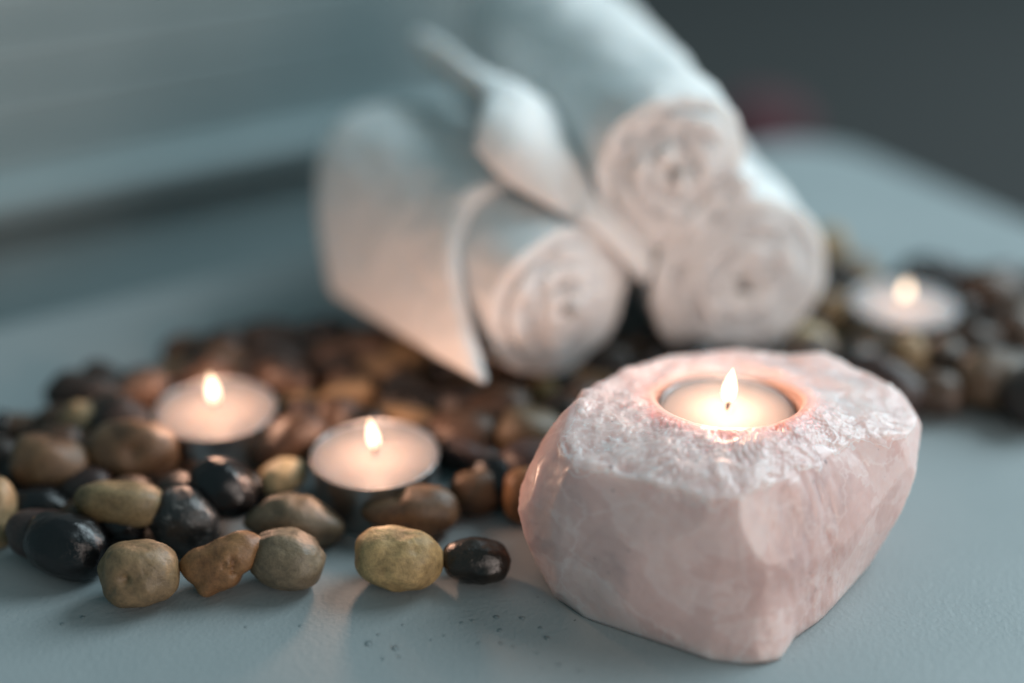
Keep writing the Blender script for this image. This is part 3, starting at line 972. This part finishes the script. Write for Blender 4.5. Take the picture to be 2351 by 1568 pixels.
L_ = [
    # front row, left to right
    (316, 1318, 188, 154, 0, 'olive', 0, 'round olive brown pebble with a small pit, frontmost of the left pile', dict(sub=5, pits=((-12, 0, 13, 0.22), (34, 12, 8, 0.05), (-45, -28, 9, 0.06)), e=2.3)),
    (515, 1290, 190, 160, 20, 'rust', 0, 'heart-shaped rusty pebble with dark cracks, leaning beside the round pitted one', dict(sub=5, poly=[(607, 1240), (592, 1222), (560, 1214), (520, 1228), (470, 1252), (422, 1282), (414, 1300), (432, 1330), (452, 1345), (462, 1374), (474, 1378), (500, 1358), (560, 1318), (600, 1278)], depth=120, pits=((30, 16, 5, 0.20), (33, 5, 5.5, 0.24), (32, -7, 5.5, 0.24), (29, -19, 5, 0.16), (13, 6, 4.5, 0.14), (9, -3, 4.5, 0.12)))),
    (664, 1288, 182, 138, -12, 'grey', 0, 'smooth grey olive pebble just right of the heart-shaped rusty one', dict(sub=5)),
    (918, 1285, 202, 150, -10, 'ochre', 0, 'mustard oval pebble standing apart in front of the middle tealight', dict(sub=5, pits=((40, 30, 9, 0.05), (-30, -20, 10, 0.04)))),
    (1093, 1290, 156, 108, -2, 'jet', 0, 'shiny black brown pebble between the mustard oval and the quartz', dict(sub=5)),
    (152, 1250, 196, 156, -14, 'black', 0, 'large black pebble at the left of the round pitted olive one', dict(sub=5)),
    (275, 1207, 116, 84, -10, 'black', 4, 'small glossy black pebble wedged above the round pitted olive one', {}),
    (422, 1192, 168, 150, -40, 'slate', 0, 'dark slate pebble with pale streaks, behind the heart-shaped one', dict(sub=5)),
    (515, 1120, 165, 138, -42, 'black', 4, 'glossy black egg-shaped pebble below the leftmost tealight', dict(sub=5)),
    (270, 1150, 216, 108, -6, 'khaki', 8, 'long mustard yellow pebble lying across black ones in the left pile', {}),
    (675, 1192, 246, 112, -22, 'grey', 0, 'dark wedge-shaped grey olive pebble below the middle tealight', dict(poly=[(548, 1205), (600, 1160), (648, 1126), (690, 1140), (760, 1178), (797, 1206), (790, 1235), (750, 1256), (700, 1245), (640, 1240), (590, 1225)], depth=130)),
    (940, 1172, 236, 116, 8, 'brown', 0, 'long brown pebble touching the front of the middle tealight', dict(poly=[(824, 1175), (845, 1148), (900, 1140), (980, 1112), (1020, 1115), (1052, 1150), (1062, 1185), (1040, 1218), (980, 1238), (930, 1215), (850, 1195)], depth=125)),
    (648, 1096, 124, 84, 18, 'cream', 2, 'pale cream pebble at the left side of the middle tealight', {}),
    (-2, 1182, 80, 160, 4, 'tan', 0, 'grey tan pebble cut off by the left edge of the photo', {}),
    (104, 1062, 178, 134, -15, 'brown', 4, 'brown pebble second from the left edge, below the pale wedge', {}),
    (300, 1036, 204, 146, -6, 'brown', 4, 'large mottled brown pebble left of the leftmost tealight', dict(pits=((25, 5, 22, 0.10),))),
    (85, 1165, 160, 96, -5, 'black', 0, 'black pebble in the shade under the brown one by the left edge', {}),
    (205, 972, 124, 84, -22, 'tan', 5, 'small tan wedge pebble at the back of the left pile', {}),
    (183, 908, 196, 104, -4, 'dark', 0, 'dark brown black pebble farthest back at the left end of the pile', dict(poly=[(92, 905), (120, 878), (200, 858), (260, 870), (282, 905), (262, 945), (200, 960), (140, 950)])),
    (335, 905, 136, 104, 15, 'pink', 0, 'pinkish brown pebble behind the left side of the leftmost tealight', {}),
    (52, 985, 140, 84, -8, 'umber', 0, 'flat dark brown pebble at the back near the left edge', {}),
    (2, 1000, 44, 110, 0, 'black', 0, 'bluish black pebble peeping in at the left edge', {}),
    (430, 1072, 110, 70, 10, 'umber', 0, 'small brown pebble tucked under the leftmost tealight, catching its light', {}),
    (425, 810, 124, 74, 6, 'umber', 0, 'dark brown pebble standing behind the leftmost tealight flame', {}),
    (400, 856, 110, 60, 0, 'olive', 0, 'dim olive pebble just behind the leftmost tealight', {}),
    (530, 836, 130, 92, -25, 'brown', 0, 'brown pebble lit orange, behind the leftmost tealight to the right', {}),
    (600, 778, 196, 90, -4, 'dark', 0, 'long blackish brown pebble at the back, beyond the leftmost tealight', {}),
    (655, 874, 150, 100, -22, 'umber', 0, 'grey brown pebble at the back right of the leftmost tealight', {}),
    (655, 1016, 190, 130, 22, 'umber', 0, 'big dark brown pebble filling the gap between the left and middle tealights', dict(poly=[(562, 1050), (590, 1000), (640, 960), (700, 945), (745, 965), (752, 1000), (735, 1040), (690, 1070), (630, 1085), (580, 1075)], depth=130)),
    (690, 930, 100, 62, 8, 'tan', 0, 'small tan pebble glowing orange between the left and middle tealights', {}),
    (800, 912, 150, 84, 24, 'tan', 0, 'tan pebble glowing orange directly behind the middle tealight', {}),
    (935, 968, 196, 86, -14, 'olive', 0, 'long olive tan pebble behind the right side of the middle tealight', {}),
    (850, 812, 190, 104, -6, 'umber', 0, 'broad dim brown pebble in front of the towel wrap', {}),
    (762, 850, 120, 80, 10, 'dark', 0, 'dim blackish pebble left of the broad dim brown one', {}),
    (925, 884, 94, 84, 0, 'plum', 0, 'small reddish dark pebble behind the middle tealight', {}),
    (1055, 935, 164, 116, -16, 'dark', 0, 'dark brown pebble below the tip of the towel wrap', {}),
    (1075, 893, 130, 66, 8, 'olive', 4, 'dim olive pebble touching the tip of the towel wrap', {}),
    (1208, 988, 160, 132, -14, 'grey', 0, 'large dark grey pebble left of the quartz', {}),
    (1095, 1046, 164, 74, -14, 'plum', 0, 'flat purple brown pebble right of the middle tealight', {}),
    (1085, 1130, 140, 104, 6, 'brown', 0, 'tan brown pebble between the middle tealight and the quartz', {}),
    (1192, 1132, 86, 130, 0, 'rust', 0, 'ochre brown pebble half hidden by the left side of the quartz', {}),
    (1255, 892, 74, 96, 12, 'ochre', 0, 'small mustard pebble behind the left shoulder of the quartz', {}),
    (1350, 874, 150, 92, 0, 'olive', 0, 'dim olive pebble under the lower left towel roll', {}),
    (1462, 812, 116, 84, -10, 'brown', 0, 'brown pebble between the two lower towel rolls', {}),
    (1168, 862, 110, 80, -10, 'umber', 0, 'dark pebble under the left side of the lower left towel roll', {}),
    (745, 768, 140, 96, 0, 'black', 0, 'black pebble at the back, left of the towel wrap', {}),
    (985, 845, 110, 76, -20, 'dark', 0, 'blackish pebble in the shade under the towel wrap', {}),
    # right group
    (1870, 786, 108, 80, -20, 'cream', 0, 'pale cream pebble behind the right rim of the quartz', {}),
    (1912, 575, 66, 116, 14, 'ochre', 2, 'mustard pebble peeping out behind the lower right towel roll', {}),
    (2125, 632, 128, 96, -14, 'black', 0, 'black pebble right behind the far right tealight', {}),
    (2285, 684, 156, 112, -22, 'umber', 0, 'dark brown pebble at the right edge, behind the far right tealight', {}),
    (1936, 722, 100, 96, 0, 'tan', 0, 'grey tan pebble between the towels and the far right tealight', {}),
    (2005, 806, 128, 100, 15, 'brown', 0, 'brown pebble in front of the far right tealight', {}),
    (2088, 832, 78, 138, 8, 'tan', 0, 'narrow upright tan pebble below the far right tealight', {}),
    (2172, 828, 100, 136, -10, 'umber', 0, 'dark pebble with a lighter side, right of the narrow tan one', {}),
    (2050, 892, 190, 118, -28, 'plum', 0, 'purple brown pebble hugging the right back of the quartz', {}),
    (2275, 885, 172, 134, -6, 'brown', 0, 'large brown pebble frontmost of the right group', {}),
    (2242, 790, 150, 104, -10, 'umber', 0, 'dark pebble behind the large brown one at the right', {}),
    (2345, 790, 90, 150, 0, 'umber', 0, 'brown pebble cut off by the right edge of the photo', {}),
    (1962, 628, 96, 76, 10, 'olive', 0, 'dim olive pebble behind the left of the far right tealight', {}),
    (2335, 690, 100, 90, 0, 'dark', 0, 'blackish pebble at the far right edge behind the others', {}),
    (2150, 905, 130, 100, -10, 'umber', 0, 'dark pebble between the purple brown one and the large brown one', {}),
]
for (cx, cy, wp, hp, an, mt, sp, lab, kw) in L_:
    pebble(cx, cy, wp, hp, an, mt, sp, lab, **kw)

# small stones that fill the gaps of the bed
bed = [(-60, 1010), (60, 960), (160, 930), (330, 850), (500, 800), (620, 800), (760, 790), (900, 800), (1010, 850), (1150, 860), (1340, 850), (1480, 790), (1700, 790), (1850, 740),
       (1930, 640), (2100, 620), (2400, 660), (2400, 910), (2120, 930), (1980, 890), (1880, 850), (1500, 860), (1290, 960), (1200, 1150), (1060, 1150), (900, 1150), (780, 1110),
       (640, 1200), (540, 1190), (440, 1200), (300, 1230), (130, 1250), (-60, 1230)]


def inside(x, y, poly):
    c = False
    for i in range(len(poly)):
        x0, y0 = poly[i]; x1, y1 = poly[i - 1]
        if (y0 > y) != (y1 > y) and x < (x1 - x0) * (y - y0) / (y1 - y0) + x0:
            c = not c
    return c


LANDMARKS = [(316, 1318, 'the round pitted pebble'), (515, 1290, 'the heart-shaped pebble'), (664, 1288, 'the smooth grey olive pebble'), (918, 1285, 'the mustard oval'),
             (1093, 1290, 'the shiny black brown pebble'), (152, 1250, 'the large black pebble'), (422, 1192, 'the slate pebble'), (515, 1120, 'the black egg-shaped pebble'),
             (270, 1150, 'the long mustard pebble'), (675, 1192, 'the wedge-shaped pebble'), (940, 1172, 'the long brown pebble'), (648, 1096, 'the cream pebble'),
             (104, 1062, 'the second brown pebble'), (300, 1036, 'the large mottled pebble'), (205, 972, 'the tan wedge pebble'), (183, 908, 'the farthest back dark pebble'),
             (335, 905, 'the pinkish pebble'), (495, 938, 'the leftmost tealight'), (861, 1042, 'the middle tealight'), (600, 778, 'the long blackish pebble'),
             (655, 1016, 'the big dark pebble'), (800, 912, 'the orange-lit pebble'), (850, 812, 'the broad dim pebble'), (1055, 935, 'the tip of the towel wrap'),
             (1208, 988, 'the large grey pebble'), (1095, 1046, 'the flat purple pebble'), (1085, 1130, 'the tan brown pebble'), (1250, 1000, 'the quartz'), (1300, 850, 'the lower left towel'),
             (1650, 800, 'the lower right towel'), (1870, 786, 'the pale cream pebble'), (2076, 697, 'the far right tealight'), (2275, 885, 'the large brown pebble'), (2088, 832, 'the upright tan pebble'),
             (2050, 892, 'the purple brown pebble'), (2345, 790, 'the right edge of the photo'), (2, 1100, 'the left edge of the photo')]


def filler_label(col_, p):
    d = sorted((float(np.hypot(*(at_z(x, y, 5)[:2] - p[:2]))), nm) for x, y, nm in LANDMARKS)
    lab = f'small {col_} pebble between {d[0][1]} and {d[1][1]}'
    return lab if len(lab.split()) <= 15 else f'small {col_} pebble beside {d[0][1]}'


rng = random.Random(11)
occ = [(c[:2], r) for c, r in PEB] + [(t[:2], 37) for t in (TL_FRONT, TL_LEFT, TL_RIGHT)] + [(QC[:2], 48)]
cnt = 0
for _ in range(6000):
    x, y = rng.uniform(-60, 2400), rng.uniform(620, 1260)
    if not inside(x, y, bed):
        continue
    p = at_z(x, y, 5)
    rad = rng.uniform(7.5, 11.5)
    if any(np.hypot(*(p[:2] - c)) < 0.60 * r + 0.64 * rad for c, r in occ):
        continue
    Zd = (p - CAMP) @ FWD
    d = rad * 2 * FPX / Zd
    mt = rng.choice(['dark', 'umber', 'black', 'dark', 'jet', 'olive', 'plum', 'umber'])
    fl = {'dark': 'dark brown', 'umber': 'dark brown', 'black': 'black', 'jet': 'black', 'olive': 'dim olive', 'plum': 'dull purple brown'}[mt]
    pebble(x, y, d * rng.uniform(1, 1.3), d * rng.uniform(0.75, 0.95), rng.uniform(-40, 40), mt, 0,
           filler_label(fl, p), group='small pebbles low in the bed', sub=3, seed=rng.uniform(0, 50))
    occ.append((p[:2], rad))
    cnt += 1
print('filler', cnt)

# ------------------------------------------------------------------ water drops on the vinyl
def drop(px, py, rp, label):
    p = at_z(px, py, 0.0)
    r = 0.7 * rp / FPX * ((p - CAMP) @ FWD)
    sd = px * 0.1
    V = []
    n, m = 7, 22
    for i in range(n):
        a = (math.pi / 2) * i / (n - 1)
        for k in range(m):
            t = 2 * math.pi * k / m
            rr = r * math.cos(a) ** 0.8 * (1 + 0.18 * noise.noise(Vector((math.cos(t) * 1.2 + sd, math.sin(t) * 1.2, 0))))
            V.append((rr * math.cos(t) * 1.1, rr * math.sin(t), 0.02 + r * 0.36 * math.sin(a)))
    F = grid_faces(n, m, wrap_m=True, flip=False)
    F = [f[::-1] for f in F]
    o = link_mesh('water_drop', V, F, M_water, loc=p)
    tag(o, label, 'water drop', 'water drops on the vinyl')


drop(847, 1478, 13, 'largest water drop on the vinyl in front of the mustard oval pebble')
drop(908, 1488, 12, 'second largest water drop, just right of the largest one')
for (px, py, rp) in [(917, 1508, 7), (881, 1513, 7), (1140, 1417, 9), (1199, 1419, 8), (1147, 1447, 8), (1240, 1441, 6), (1100, 1476, 6), (1256, 1465, 9), (1150, 1477, 7), (1178, 1485, 5),
                     (1283, 1525, 7), (869, 1457, 6), (690, 1437, 6), (190, 1417, 7), (143, 1433, 7), (565, 1440, 5), (925, 1435, 5), (1020, 1460, 5), (1060, 1430, 6), (1330, 1540, 6),
                     (990, 1470, 5), (1232, 1500, 5), (1085, 1425, 5)]:
    drop(px, py, rp, 'tiny water drop scattered on the vinyl between the mustard pebble and the quartz' if px > 800 else 'tiny water drop on the vinyl in front of the left pile')
